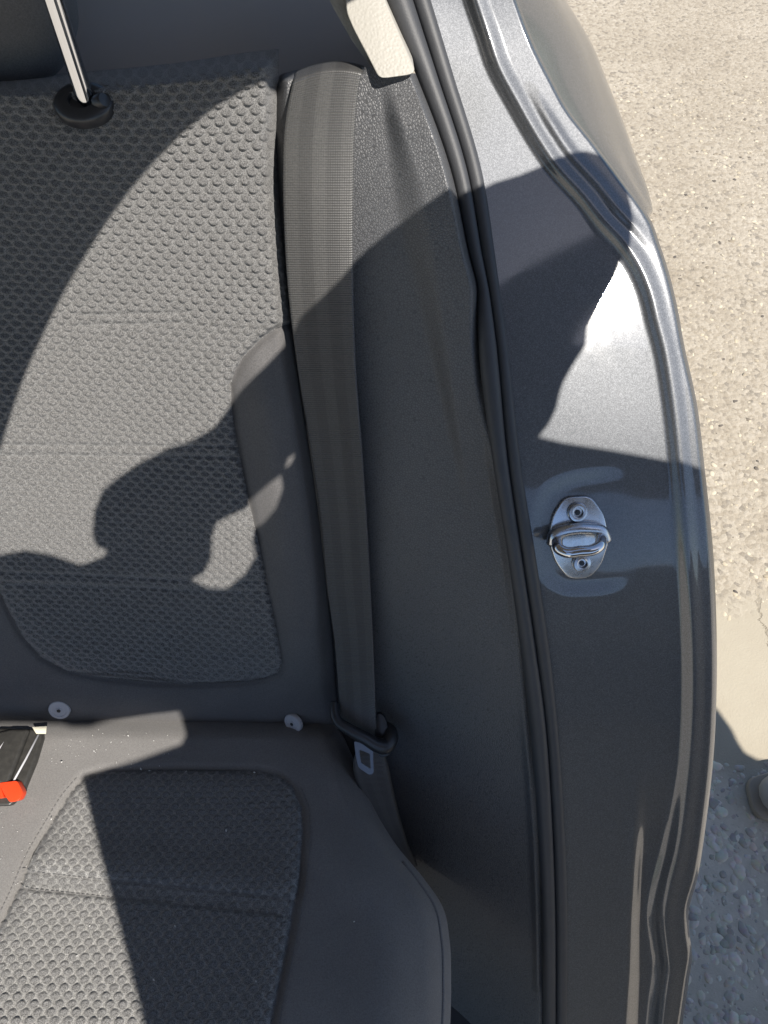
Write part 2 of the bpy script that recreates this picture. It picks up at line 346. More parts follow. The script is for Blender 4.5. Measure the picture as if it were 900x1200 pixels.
crease = [tuple(q) for q in spline(crease, 160)]
crease2 = [(748, 905), (746, 967), (742, 1025), (739, 1083), (738, 1142), (735, 1200), (732, 1270), (726, 1410)]
t_sl, t_sm, t_sr, t_edge = table(seal_l), table(seal_m), table(seal_r), table(edge)
ys = np.arange(-58, 1400, 2.5)
px, py = rows(lambda y: t_sr(y) - 16, t_edge, ys, 120)
def jamb_height(px, py):
    d, s, t = dist_poly(px, py, crease); sd = d*np.where(s == 0, 1, -s)          # + to the right of the crease (image)
    h = 0.0060*sstep(sd, -17, 2) - 0.0022*sstep(sd, 0, 16)
    h += 0.0022*np.exp(-((sd-22)/7)**2)*sstep(py, 90, 150)*(1-sstep(py, 240, 300))
    d2, s2, _ = dist_poly(px, py, crease2); sd2 = d2*np.where(s2 == 0, 1, -s2)
    k = sstep(py, 890, 1010)
    h -= 0.007*k*sstep(sd2, -4, 14)*(1-sstep(sd, -26, -2))
    h += 0.0012*k*np.exp(-(sd2/8)**2)
    # shallow pocket round the striker
    pk = [(745, 552), (700, 556), (664, 563), (644, 574), (634, 592), (630, 628), (634, 660), (642, 677), (658, 688), (690, 690), (745, 684)]
    dp, sp_, _ = dist_poly(px, py, spline(pk, 60)); inside = np.where(sp_ < 0, dp, -dp)
    h -= 0.0024*sstep(inside, -11, 11)*(1-sstep(px, 690, 750))
    h += 0.0016*np.sin((px*0.7+py*0.2)/60.0)*0.4
    e = t_edge(py) - px; h -= 0.006*np.clip(1 - e/7, 0, 1)**2
    return h
d = D_jamb(px, py) - jamb_height(px, py)
jamb_pts = P(px, py, d)
car = empty('car_body', (0.2, 0.4, 0.3), 'metallic grey car body side with open door jamb and rounded rear quarter panel', 'car')
grid_obj('door_jamb', jamb_pts, M_paint, car)
# outer skin: starts at the jamb's edge, swells over the wheel arch, turns down out of sight
sil = table([(610, -60), (653, 0), (687, 53), (708, 99), (729, 144), (745, 184), (759, 221), (767, 256), (771, 285), (780, 330), (790, 370)])
E = jamb_pts[:, -1]; yv = ys; K = []
for i, y in enumerate(yv):
    e = E[i]; k = 1 - sstep(np.array(y), 245, 300)
    s_on = P(sil(y), y, D_jamb(sil(y), y) + 0.17 - 0.15*sstep(np.array(y), 60, 275)) if y < 335 else e
    s_off = e + np.array([-0.012, 0.10, -0.07])
    s = s_on*k + s_off*(1-k)
    m_ = e*0.5 + s*0.5 + np.array([0.012, 0, 0.004])*k*(1-sstep(np.array(y), 60, 230)) + np.array([-0.002, 0, 0])*(1-k)
    t1 = s + np.array([-0.03, 0.07, -0.07]); t2 = s + np.array([-0.14, 0.12, -0.30])
    K.append(spline([e, e*0.9+m_*0.1 + np.array([0.0012, 0.001, 0]), m_, s, t1, t2], 40))
grid_obj('quarter_panel', np.array(K), M_paint, car)
mesh_obj('floor_panel', [(x, y, z) for z in (.27, .245) for x, y in ((-1.3, -1.2), (.17, -1.2), (.17, .05), (-.05, .5), (-1.3, .5))], [(0, 1, 2, 3, 4), (9, 8, 7, 6, 5)] + [(i, i+5, (i+1) % 5+5, (i+1) % 5) for i in range(5)], mat('dark_carpet', (0.04, 0.04, 0.042), 0.95), car, smooth=False)
adopt(car)

# ------------------------------------------------------------------ door striker
st = empty('door_striker', P(677, 628, .588), 'zinc plated door striker plate with loop bolted to the door jamb', 'striker')
dj = lambda x, y: D_jamb(x, y) - jamb_height(np.array(x, float), np.array(y, float))
ds = float(dj(677, 628)); jn = np.array([0.12, -0.66, 0.74]); jn /= np.linalg.norm(jn)
out = rounded([(659, 582), (690, 580), (706, 602), (712, 632), (703, 660), (689, 676), (664, 677), (649, 658), (641, 632), (645, 604)], 9, 4)
pl = np.array([P(x, y, float(dj(x, y)) + 0.001) for x, y in out])
prism('plate', pl, jn*0.0042, M_zinc, st, 0.0012, 3)
for bx, by, br in ((674, 599, 11.5), (679, 658, 11)):
    c = P(bx, by, float(dj(bx, by))) + jn*0.0042; r = br*ds/F
    b = lathe('bolt', c, jn, [(r*1.02, 0), (r*1.02, 0.0012), (r*0.92, 0.0026), (r*0.6, 0.0032), (r*0.52, 0.0029), (r*0.45, 0.0008), (r*0.05, 0.0006)], M_zinc, st)
    lathe('socket', c + jn*0.0009, jn, [(r*0.3, 0), (r*0.3, 0.0006), (r*0.1, 0.0007)], M_black, b, 6)
b0 = [P(647, 637, ds-.004), P(650, 627, ds-.008), P(662, 622, ds-.010), P(692, 620, ds-.010), P(704, 622, ds-.008), P(710, 633, ds-.004)]
tube('strap', spline(b0, 40), 0.0050, M_zinc, st, 14)
l0 = [P(655, 628, ds-.004), P(653, 637, ds-.014), P(655, 643, ds-.019), P(663, 647, ds-.021), P(680, 646, ds-.0215), P(694, 644.5, ds-.021), P(702, 640, ds-.019), P(704, 634, ds-.014), P(703, 626, ds-.004)]
tube('loop', spline(l0, 64), 0.0044, M_chrome, st, 16)
adopt(st)

# ------------------------------------------------------------------ weatherstrip: two rubber beads
ws = empty('weatherstrip', P(610, 628, .585), 'grey double bead rubber weatherstrip running down the door opening', 'weatherstrip')
yy_ = np.arange(-55, 1395, 5.0)
for a_, b_, off, nm, label in ((t_sl, t_sm, 0.0, 'inner_bead', None), (t_sm, t_sr, 0.0015, 'outer_bead', None)):
    xa, xb = a_(yy_), b_(yy_); xc = (xa+xb)/2; dd = D_jamb(xc, yy_) - 0.008 + off
    path = P(xc, yy_, dd); slope = np.gradient(xc, yy_); rad = (xb-xa)/2*dd/F/np.sqrt(1+slope**2)*1.04
    tube(nm, path, rad, M_rubber, ws, 18)
adopt(ws)

# ------------------------------------------------------------------ side trim panel
step_l = [(447, 96), (456, 178), (464, 249), (482, 320), (499, 391), (517, 470), (533, 540), (545, 595)]
step_r = [(455, 92), (472, 156), (496, 231), (509, 311), (520, 391), (531, 470), (541, 540), (548, 595)]
tl = table([(323, 80), (321, 140), (322, 200), (326, 255), (338, 370), (345, 430), (360, 520), (373, 610), (380, 690), (388, 760), (395, 850), (420, 960), (440, 1050), (450, 1150), (455, 1270), (458, 1410)])
ys2 = np.arange(84, 1400, 2.5)
px, py = rows(tl, lambda y: t_sl(y) + 9, ys2, 130)
top = table_y([(318, 99), (328, 88), (340, 84), (420, 78), (436, 80), (447, 83), (460, 84), (500, 86), (520, 84)])
py = py + (top(px) - 84)*(1 - sstep(py, 84, 180))
xl_, xr_ = table(step_l)(py), table(step_r)(py)
fade = 1 - sstep(py, 440, 620)
h = 0.0075*sstep(py, 92, 150)*fade*sstep(px, xl_ - 2, xr_ + 3)
h -= 0.014*np.clip(1 - (px - tl(py))/16, 0, 1)**2                                          # left edge rolls back
h += 0.003*np.exp(-((px - tl(py) - 14)/9)**2)*(1-sstep(py, 200, 300))
h -= 0.05*np.clip(1 - (py - top(px))/10, 0, 1)**2*(1-sstep(px, 412, 428))                               # top edge rolls back
lip = t_sl(py) - px; h += 0.004*np.exp(-((lip-6)/4)**2)*sstep(py, 800, 900)*(1-sstep(py, 1155, 1165)) - 0.004*sstep(-lip, -3, 4)
h += 0.004*sstep(px, 430, 520)*sstep(py, 560, 700)*np.exp(-((py-800)/160)**2)
kk = 1 - sstep(t_sl(py) - px, -3, 9); td = (D_trim(px, py) - h)*(1-kk) + (D_jamb(px, py) + 0.001)*kk
tp = tag(grid_obj('side_trim_panel', P(px, py, td), M_trim), 'grained black plastic side trim panel between seat belt and rubber weatherstrip', 'trim panel')
# C-pillar upper trim, beige
pt = empty('pillar_trim', P(450, 40, .5), 'beige grained plastic pillar trim above the black side trim', 'pillar trim')
fr = [(402, -70), (455 - 24, -70), (451, 0), (470, 45), (487, 84), (480, 88), (450, 92), (443, 90), (434, 72), (414, 34), (406, 15)]
fr = rounded(fr, 6, 3)
prism('face', np.array([P(x, y, .4945 if y > 60 else .497) for x, y in fr]), np.array([0.0, 0.035, -0.012]), M_beige, pt, 0.0025, 3)
sd_ = rounded([(350, -70), (408, -70), (408, 10), (418, 33), (440, 82), (436, 80), (412, 47), (392, 12), (386, 0)], 4, 3)
prism('return_edge', np.array([P(x, y, .515) for x, y in sd_]), np.array([0.0, 0.03, -0.01]), M_beige, pt, 0.002, 2)
adopt(pt)

# ------------------------------------------------------------------ rear seat
def honeycomb(pts, rot=0.06, a=0.0101, b=0.0052, lean=0.95):
    """raised domes in staggered rows, measured along the cloth; returns 0..1"""
    X = pts[..., 0]; mid_ = pts[:, pts.shape[1]//2]
    s = np.r_[0, np.cumsum(np.linalg.norm(np.diff(mid_[:, 1:], axis=0), axis=1))][:, None] + 0*X
    X = X + 0.0016*np.sin(s*31+1) + 0.0012*np.sin(X*23); s = s + 0.0022*np.sin(X*17+0.5) + 0.0014*np.sin(s*23+X*11)
    x, y = X*math.cos(rot)+s*math.sin(rot), -X*math.sin(rot)+s*math.cos(rot)
    best = np.full(X.shape, 9.0); dyb = np.zeros(X.shape); ident = np.zeros(X.shape)
    j0 = np.round(y/b)
    for dj_ in (-1, 0, 1):
        j = j0 + dj_; off = np.where(np.mod(j, 2) == 1, 0.5, 0.0)
        i = np.round(x/a - off); dx = (x - (i+off)*a)/(a*0.5); dy = (y - j*b)/(b*0.74)
        r = (np.abs(dx)**2.1 + np.abs(dy)**2.1)**(1/2.1); m = r < best
        best = np.where(m, r, best); dyb = np.where(m, dy, dyb); ident = np.where(m, i*7.13+j*3.7, ident)
    c = (1-sstep(best, 0.56, 0.84))*(0.88+0.12*np.sin(ident))
    return c*(0.62 + lean*dyb), c
seat = empty('rear_seat', P(200, 850, .76), 'dark grey cloth rear seat with honeycomb patterned centre panels', 'car seat')
seat_r = table([(327, 40), (327, 95), (327, 200), (331, 255), (341, 370), (349, 430), (362, 520), (374, 610), (383, 690), (391, 760), (397, 830), (402, 880)])
seat_top = table_y([(-560, 112), (-300, 104), (-80, 92), (0, 90), (113, 83), (227, 71), (300, 60), (329, 58), (345, 62)])
seam = [(345, 378), (325, 384), (305, 398), (285, 419), (270, 450), (274, 500), (289, 575), (304, 640), (318, 710), (327, 755), (331, 775), (326, 788), (312, 794), (290, 798), (240, 801), (180, 800), (120, 794), (78, 786), (48, 770), (26, 745), (8, 712), (-6, 680), (-40, 600)]
def seat_base(px, py):
    h = -0.06*np.clip(1 - (py - seat_top(px))/26, 0, 1)**2                                   # top roll
    h -= 0.030*np.clip(1 - (seat_r(py) - px)/22, 0, 1)**2.2                                  # right side roll
    h += 0.012*np.exp(-((px - seat_r(py) + 45)/26)**2)*sstep(py, 380, 480)*(1-sstep(py, 740, 850))   # bolster
    h -= 0.02*sstep(py, 826, 862)
    h += 0.004*np.exp(-((py-818)/14)**2)*sstep(px, 340, 300)
    for cx_, cy_, a_, b_ in ((70, 831, 15, 12), (344, 847, 12, 14)):
        h -= 0.003*np.exp(-((px-cx_)/a_)**2-((py-cy_)/b_)**2)
    return h
ysb = np.arange(0, 1.0001, 1/330); u_ = np.linspace(-75, 1, 2)
nu = 260; U = np.linspace(0, 1, nu)[None, :]; Vv = ysb[:, None]
py = 58 + (868-58)*Vv + 0*U; xr__ = seat_r(py); px = -520 + (xr__+520)*U**0.8
py = py + (seat_top(px) - 58)*(1-Vv)**3
ds_, _, _ = dist_poly(px, py, seam)
h = seat_base(px, py) - 0.005*np.exp(-(ds_/4.5)**2)
h += 0.0006*np.sin(px/9+py/23)*sstep(py, 500, 700)
backr = grid_obj('backrest', P(px, py, D_seat(px, py) - h), M_plain, seat)
# honeycomb centre panel of the backrest
ir = table([(332, 40), (331, 95), (331, 200), (335, 255), (343, 360), (340, 380), (325, 384), (305, 398), (285, 419), (271, 450), (274, 500), (289, 575), (304, 640), (318, 710), (327, 755), (330, 775), (325, 788), (300, 797), (230, 801)])
ir_lin = lambda y: np.interp(y, [40, 95, 200, 255, 370, 379, 384, 398, 419, 435, 450, 475, 500, 575, 640, 710, 755, 775, 784, 790, 795, 799, 801], [327, 327, 327, 331, 341, 341, 325, 305, 285, 275, 271, 271, 274, 289, 304, 318, 327, 330.5, 329, 324, 312, 288, 240])
il_lin = lambda y: np.interp(y, [40, 600, 680, 712, 745, 770, 786, 794, 799, 801], [-75, -75, -6, 8, 26, 48, 78, 120, 170, 200])
yq = np.r_[np.arange(58, 770, 1.15), np.linspace(770, 801, 44)]
nu = 400; U = np.linspace(0, 1, nu)[None, :]; base_y = yq[:, None] + 0*U
xl0 = il_lin(base_y); xr0 = ir_lin(base_y); px = xl0 + (xr0-xl0)*U
py = base_y + (seat_top(px) - 58)*(1 - sstep(base_y, 58, 330))
ds_, _, _ = dist_poly(px, py, seam)
edge_d = np.minimum(ds_, 400)
flat = P(px, py, D_seat(px, py)); hc, cell = honeycomb(flat)
rows_y = [(90, 375, 222, 372), (0, 527, 282, 529), (0, 677, 318, 688)]
crs = np.zeros(px.shape)
for x0, y0, x1, y1 in rows_y:
    yl = y0 + (y1-y0)*(px-x0)/(x1-x0); m_ = sstep(px, x0-10, x0+5)*(1-sstep(px, x1-6, x1+8))
    for o_ in (-6, 6): crs += m_*np.exp(-((py-yl-o_)/2.6)**2)
h = seat_base(px, py) + 0.0012 + 0.0035*sstep(edge_d, 0, 26) - 0.006*np.exp(-(edge_d/3.0)**2)
h += (0.0019 + 0.0012*sstep(py, 220, 480))*hc*(1-0.85*np.clip(crs, 0, 1)) - 0.0009*crs
h += 0.0018*np.exp(-((py-600)/50)**2) + 0.0014*np.exp(-((py-450)/50)**2)
h -= 0.0012*np.exp(-(((px-318)+(py-150)*0.1)/9)**2)*np.sin((py+0.6*px)/9)*(py < 360)       # wrinkles by the belt
insert = grid_obj('backrest_panel', P(px, py, D_seat(px, py) - h), M_honey, seat, attr=cell*(1-0.35*np.clip(crs, 0, 1)))
def stitches(name, lines, Df, hf, parent, step=7.0, ln=4.2, r=0.00045):
    V, Fc = [], []
    for pts_ in lines:
        q = np.array(pts_, float); s = np.r_[0, np.cumsum(np.hypot(*np.diff(q, axis=0).T))]
        for s0 in np.arange(2, s[-1]-ln, step):
            ab = [np.array([np.interp(s0+k*ln, s, q[:, 0]), np.interp(s0+k*ln, s, q[:, 1])]) for k in (0, .5, 1)]
            p3 = [P(x, y, float(Df(x, y)) - float(hf(np.array([[x]]), np.array([[y]]))[0, 0]) - (0.0004 if k == 1 else -0.0003)) for k, (x, y) in enumerate(ab)]
            t, nn, bb = frames(p3)
            for k in range(3):
                for a_ in range(4):
                    an = a_*math.pi/2; V.append(p3[k] + r*(math.cos(an)*nn[k] + math.sin(an)*bb[k]))
            o0 = len(V)-12
            for k in range(2):
                for a_ in range(4):
                    Fc.append([o0+k*4+a_, o0+k*4+(a_+1) % 4, o0+k*4+4+(a_+1) % 4, o0+k*4+4+a_])
    return tag(mesh_obj(name, V, Fc, M_thread, parent), kind='stuff')
def seat_h(px, py): return seat_base(px, py) + 0.0030
lines = []
for x0, y0, x1, y1 in rows_y: lines += [[(x0, y0-6), (x1, y1-6)], [(x0, y0+6), (x1, y1+6)]]
stitches('stitching', lines, D_seat, seat_h, insert)
# cushion
cr = table([(400, 835), (408, 880), (432, 940), (462, 990), (495, 1030), (516, 1062), (524, 1100), (526, 1150), (525, 1200), (520, 1270), (508, 1380), (490, 1490)])
cseam = [(-60, 1185), (-30, 1130), (0, 1085), (20, 1045), (40, 1000), (62, 962), (82, 930), (99, 910), (125, 904), (200, 902), (300, 903), (326, 908), (343, 922), (353, 945), (355, 975), (350, 1030), (343, 1075), (330, 1140), (318, 1200), (305, 1270)]
def cush_base(px, py):
    h = -0.02*np.clip(1-(py-842)/26, 0, 1)**2
    h -= 0.030*np.clip(1-(cr(py)-px)/30, 0, 1)**2.2
    h -= 0.05*sstep(py, 1330, 1520)
    h += 0.010*np.exp(-((cr(py)-px-70)/45)**2)*sstep(py, 930, 1050)
    return h
nv = 290; nu = 230; U = np.linspace(0, 1, nu)[None, :]; py = np.linspace(842, 1470, nv)[:, None] + 0*U
px = -560 + (cr(py)+560)*U**0.8; ds_, _, _ = dist_poly(px, py, cseam)
h = cush_base(px, py) - 0.004*np.exp(-(ds_/4.5)**2)
pts = P(px, py, D_cush(px, py) - h)
front = [pts[-1:] + np.array([0, -0.006*k, -0.004*k*k]) for k in (1, 2, 4, 6)]; pts = np.concatenate([pts] + front, 0)
drop = pts[:, -1:] + np.array([0.004, 0.0, -0.10]); pts = np.concatenate([pts, pts[:, -1:] + np.array([0.003, 0, -0.012]), drop], 1)
grid_obj('cushion', pts, M_cushion, seat)
cl_lin = lambda y: np.interp(y, [902, 904, 910, 930, 962, 1000, 1045, 1085, 1130, 1185, 1270], [180, 125, 99, 82, 62, 40, 20, 0, -30, -60, -75])
cr_lin = lambda y: np.interp(y, [902, 903, 908, 914, 922, 945, 975, 1030, 1075, 1140, 1200, 1270], [220, 300, 326, 335, 343, 353, 355, 350, 343, 330, 318, 305])
yq = np.r_[np.linspace(902, 930, 40), np.arange(931, 1266, 1.15)]; nu = 400; U = np.linspace(0, 1, nu)[None, :]; py = yq[:, None] + 0*U
px = cl_lin(py) + (cr_lin(py)-cl_lin(py))*U; ds_, _, _ = dist_poly(px, py, cseam)
hc, cell = honeycomb(P(px, py, D_cush(px, py)), rot=-0.03, b=0.0056, lean=-0.95)
yl = 1030 + (px-20)*0.105
band = np.exp(-((py-yl)/9)**4); crs = np.exp(-((py-yl+10)/2.6)**2) + np.exp(-((py-yl-10)/2.6)**2)
def cins(px, py):
    yl = 1030 + (px-20)*0.105; return cush_base(px, py) + 0.0035 + 0.004*np.exp(-((py-yl+30)/22)**2)
h = cins(px, py) - 0.0025 + 0.0030*sstep(ds_, 0, 20) - 0.005*np.exp(-(ds_/3.0)**2) + 0.0022*hc*(1-0.7*np.clip(crs+0.6*band, 0, 1)) - 0.0018*crs - 0.0014*band
cins_o = grid_obj('cushion_panel', P(px, py, D_cush(px, py) - h), M_honey_c, seat, attr=0.25*band + cell*(1-0.5*np.clip(crs+band, 0, 1)))
stitches('stitching', [[(24, 1020.5), (345, 1054)], [(22, 1040), (342, 1074)]], D_cush, cins, cins_o, 6.0, 3.4)
yp = np.arange(1010, 1266, 6.0); xp = cr(yp) - 7
tube('piping', P(xp, yp, D_cush(xp, yp) - cush_base(xp, yp) - 0.0008), 0.0016, M_cushion, seat, 8)
def cb2(px, py): return cush_base(px, py) + 0.0004
stitches('stitching', [[(x-9, y+1) for x, y in spline([q for q in cseam[:8]], 40)], [(x+9, y) for x, y in spline(cseam[12:], 50)]], D_cush, cb2, cins_o, 6.5, 3.8)
# screw caps
for cx_, cy_, nrm, r in ((70, 831, (0.05, -0.75, 0.62), 0.0108), (344, 847, (-0.5, -0.65, 0.55), 0.0105)):
    c = P(cx_, cy_, float(D_seat(cx_, cy_)) - float(seat_base(np.array([[cx_]]), np.array([[cy_]]))[0, 0]) - (0.003 if cx_ < 200 else 0.013))
    nn = np.array(nrm)/np.linalg.norm(nrm)
    k = lathe('screw_cap', c, nn, [(r, -0.002), (r, 0.0016), (r*0.93, 0.0026), (r*0.7, 0.0026), (r*0.66, 0.0020), (r*0.3, 0.0021), (r*0.26, 0.0030), (r*0.05, 0.0032)], M_cap, seat)
    lathe('slot', c + nn*0.0025, nn, [(r*0.2, 0), (r*0.2, 0.0009), (r*0.04, 0.001)], M_black, k, 5)
adopt(seat)

# headrest with chrome rod
hr = empty('headrest', P(95, 115, .505), 'dark headrest raised on a chrome rod above the seat back', 'headrest')
p0 = P(99, 112, .503); p1 = P(66, 10, .462); dirv = (p1-p0)/np.linalg.norm(p1-p0)
tube('rod', [p0 - dirv*0.03, p0, p0 + dirv*0.05, p0 + dirv*0.11, p0 + dirv*0.16], 0.0060, M_chrome, hr, 24)
hv = []; ctr = P(-118, -60, .50)
nU, nV = 36, 24
for i in range(nV+1):
    th = -math.pi/2 + math.pi*i/nV
    for j in range(nU):
        ph = 2*math.pi*j/nU; f_ = lambda v, e: math.copysign(abs(v)**e, v)
        hv.append(ctr + np.array([0.105*f_(math.cos(th), .5)*f_(math.cos(ph), .5), 0.045*f_(math.cos(th), .5)*f_(math.sin(ph), .6), 0.085*f_(math.sin(th), .55)]))
mesh_obj('pad', hv, grid_faces(nV+1, nU, True), M_plain, hr)
nn = np.array([0, -0.3, 0.95]); nn /= np.linalg.norm(nn); c = P(97, 119, .505) - nn*0.0005
sl_ = lathe('sleeve', c, nn, [(0.0165, -0.006), (0.0165, 0.0), (0.015, 0.0022), (0.011, 0.0035), (0.0075, 0.0035), (0.007, 0.001)], M_black, hr, 28, 1.25)
b_ = P(119, 119, .502); lathe('release_button', b_, np.array([0.75, -0.3, 0.5]), [(0.0052, -0.004), (0.0052, 0.002), (0.0042, 0.0035), (0.0008, 0.004)], M_black, hr, 16)
adopt(hr)
# parcel shelf behind the seat
px, py = np.meshgrid(np.linspace(-620, 480, 50), np.linspace(-260, 150, 24))
tag(grid_obj('parcel_shelf', P(px, py, 0.60 + 0*px) + np.array([0, 0, 1.0])*(0.008*np.sin(px/90))[..., None], M_shelf), 'grey felt parcel shelf behind the seat back', 'parcel shelf')

# ------------------------------------------------------------------ seat belt
sb = empty('seat_belt', P(415, 700, .68), 'grey ribbed seat belt hanging beside the seat with tongue buckle', 'seat belt')
bl = table([(350, 70), (346, 86), (338, 120), (333, 160), (332, 200), (333, 255), (338, 340), (349, 430), (363, 520), (376, 610), (384, 691), (392, 750), (399, 845), (401, 870)])
br = table([(428, 70), (426, 86), (420, 115), (416, 160), (415, 202), (414, 259), (414, 340), (417, 430), (425, 535), (432, 645), (437, 750), (441, 850), (442, 872)])
ysb = np.arange(86, 868, 2.0)
px, py = rows(bl, br, ysb, 25)
ub = np.linspace(-1, 1, 25)[None, :]
topc = 83 - 10*(1 - ((px-395)/44)**2)
py = py + (topc - 86)*(1 - sstep(py, 86, 150))
py = py + 10*ub*sstep(py, 790, 866) - 9*sstep(py, 790, 866)
dd = D_belt(px, py) + 0.0012*ub**2 + 0.03*np.clip(1 - (py - topc)/12, 0, 1)**2 - 0.002*np.sin(py/70)*ub*0.3
pts = P(px, py, dd); s = np.r_[0, np.cumsum(np.linalg.norm(np.diff(pts[:, 12], axis=0), axis=1))]
uvs = np.stack([np.repeat((ub+1)/2, len(ysb), 0), np.repeat(s[:, None], 25, 1)], -1)
wb = grid_obj('webbing', pts, M_webbing, sb, uv=uvs)
def solid(o, t):
    m = o.modifiers.new('thickness', 'SOLIDIFY'); m.thickness = t; m.offset = 0
solid(wb, 0.0013)
# lower strap down to the floor anchor
lo_l = table([(434, 868), (419, 880), (414, 900), (426, 935), (443, 968), (460, 994), (476, 1018)]); lo_r = table([(446, 868), (454, 893), (462, 930), (470, 962), (478, 988), (490, 1018)])
ysl = np.arange(868, 1016, 3.0); px, py = rows(lo_l, lo_r, ysl, 9)
dd = np.interp(py, [868, 900, 1016], [.722, .735, .795]) + 0.012*np.linspace(0, 1, 9)[None, :]
pts = P(px, py, dd); s = np.r_[0, np.cumsum(np.linalg.norm(np.diff(pts[:, 4], axis=0), axis=1))]
wl = grid_obj('lower_strap', pts, M_webbing, sb, uv=np.stack([np.repeat(np.linspace(0, 1, 9)[None, :], len(ysl), 0), np.repeat(s[:, None], 9, 1)], -1)); solid(wl, 0.0013)
# tongue: black moulded guide with a slotted steel blade
gd = [P(392, 822, .712), P(392, 834, .708), P(396, 845, .705), P(410, 855, .703), P(430, 866, .703), P(442, 873, .705), P(452, 874, .708), P(458, 866, .712), P(457, 856, .718), P(450, 850, .724)]
tube('guide', spline(gd, 60), np.interp(np.linspace(0, 1, 60), [0, .1, .3, .6, .72, .85, 1], [.0036, .0046, .0056, .0066, .0078, .0072, .005]), M_black, sb, 14)
kb = rounded([(441, 832), (451, 836), (455, 852), (461, 868), (457, 882), (446, 886), (438, 872)], 5, 3)
prism('guide_body', np.array([P(x, y, .722) for x, y in kb]), (np.array([0, -.5, .86]))*0.008, M_black, sb, 0.002, 2)
o_ = np.array([P(x, y, .712) for x, y in rounded([(415, 868), (437, 876), (438, 906), (433, 908), (420, 899), (417, 885)], 2.5, 2)])
i_ = np.array([P(x, y, .712) for x, y in rounded([(421, 878), (433.5, 883), (434.5, 901), (423, 893.5)], 1.5, 2)])
prism('blade', o_, np.array([0, -.3, .95])*0.0022, M_steel, sb, 0, holes=(i_,))
adopt(sb)

# ------------------------------------------------------------------ buckle receiver lying on the cushion
bk = empty('seat_belt_buckle', P(20, 900, .69), 'black seat belt buckle with orange red release button on the cushion', 'buckle')
dc = lambda x, y: float(D_cush(x, y))
upv = np.array([0, -0.2, 0.98])
bt = [(-48, 862), (8, 853), (44, 859), (53, 868), (47, 893), (36, 922), (20, 944), (-70, 944)]
base = np.array([P(x, y, dc(x, y) + 0.002) for x, y in ((-55, 872), (5, 854), (53, 855), (54, 866), (46, 893), (33, 925), (18, 944), (-80, 946))])
prism('housing', base, upv*0.010, M_buckle, bk, 0.003, 3)
r1 = np.array([P(x, y, dc(x, y) - 0.006) for x, y in ((-30, 866), (18, 855), (38, 855), (14, 918), (-60, 922))])
prism('top_cover', r1, upv*0.009, M_buckle, bk, 0.003, 3)
tube('edge_rib', [P(45, 861, dc(45, 861)-0.008), P(30, 890, dc(30, 890)-0.010), P(15, 917, dc(15, 917)-0.011)], 0.0010, M_cap, bk, 8)
tube('edge_rib', [P(13, 859, dc(13, 859)-0.013), P(0, 877, dc(0, 877)-0.014), P(-25, 905, dc(-25, 905)-0.015)], 0.0012, M_cap, bk, 8)
rb = rounded([(4, 917), (25, 914.5), (32, 928), (28, 937), (17, 940), (10, 930)], 3, 3)
prism('release_button', np.array([P(x, y, dc(x, y) - 0.008) for x, y in rb]), upv*0.009, M_orange, bk, 0.002, 3)
rb2 = rounded([(-60, 912), (1, 908), (10, 935), (-70, 936)], 3, 3)
prism('release_button', np.array([P(x, y, dc(x, y) - 0.006) for x, y in rb2]), upv*0.008, M_orange, bk, 0.002, 3)
lb = [(38, 852), (55, 851), (54, 860), (43, 860)]
prism('label_tab', np.array([P(x, y, dc(x, y) - 0.009) for x, y in lb]), upv*0.0008, M_cream, bk, 0)
adopt(bk)

# ------------------------------------------------------------------ what shades the scene: the car's roof and a person slab cut to the shadow outline
def lift(p, z): p = np.asarray(p); return p + SUN*((z - p[2])/SUN[2])
def surf(code, x, y):
    if code == 'S': return P(x, y, float(D_seat(x, y)) - 0.004)
    if code == 'T': return P(x, y, float(D_trim(x, y)) - 0.005)
    if code == 'B': return P(x, y, float(D_belt(x, y)))
    if code == 'J': return P(x, y, float(D_jamb(x, y)))
    if code == 'C': return P(x, y, float(D_cush(x, y)) - 0.004)
    r = P(x, y, 1.0) - CAM; return CAM + r*(CAM[2]/-r[2])
ZR = 1.45
rc = [lift(surf('S', x, y), ZR) for x, y in ((0, 528), (30, 440), (52, 390), (78, 338), (105, 293), (140, 240), (170, 203), (205, 166), (240, 136), (270, 116), (300, 101), (325, 91))]
rc = [(-.30, -1.2, ZR), (-.12, -.5, ZR), (-.045, -.1, ZR)] + [tuple(p) for p in rc] + [(.142, .335, ZR), (.152, .36, ZR), (.19, .39, ZR), (.27, .44, ZR), (.27, 1.1, ZR), (-1.25, 1.1, ZR), (-1.25, -1.2, ZR)]
rc = np.array(rc); rl = spline(rc[:-2], 120)
roof = empty('car_roof', (-.5, .2, 1.45), 'car roof over the rear seat shading the top of the seat back', 'car roof')
prism('headlining', np.r_[rl, rc[-2:]], SUN*0.03, M_liner, roof, 0)
prism('roof_panel', np.r_[rl, rc[-2:]] + SUN*0.032, SUN*0.012, M_paint, roof, 0)
adopt(roof)
ZP = 1.52
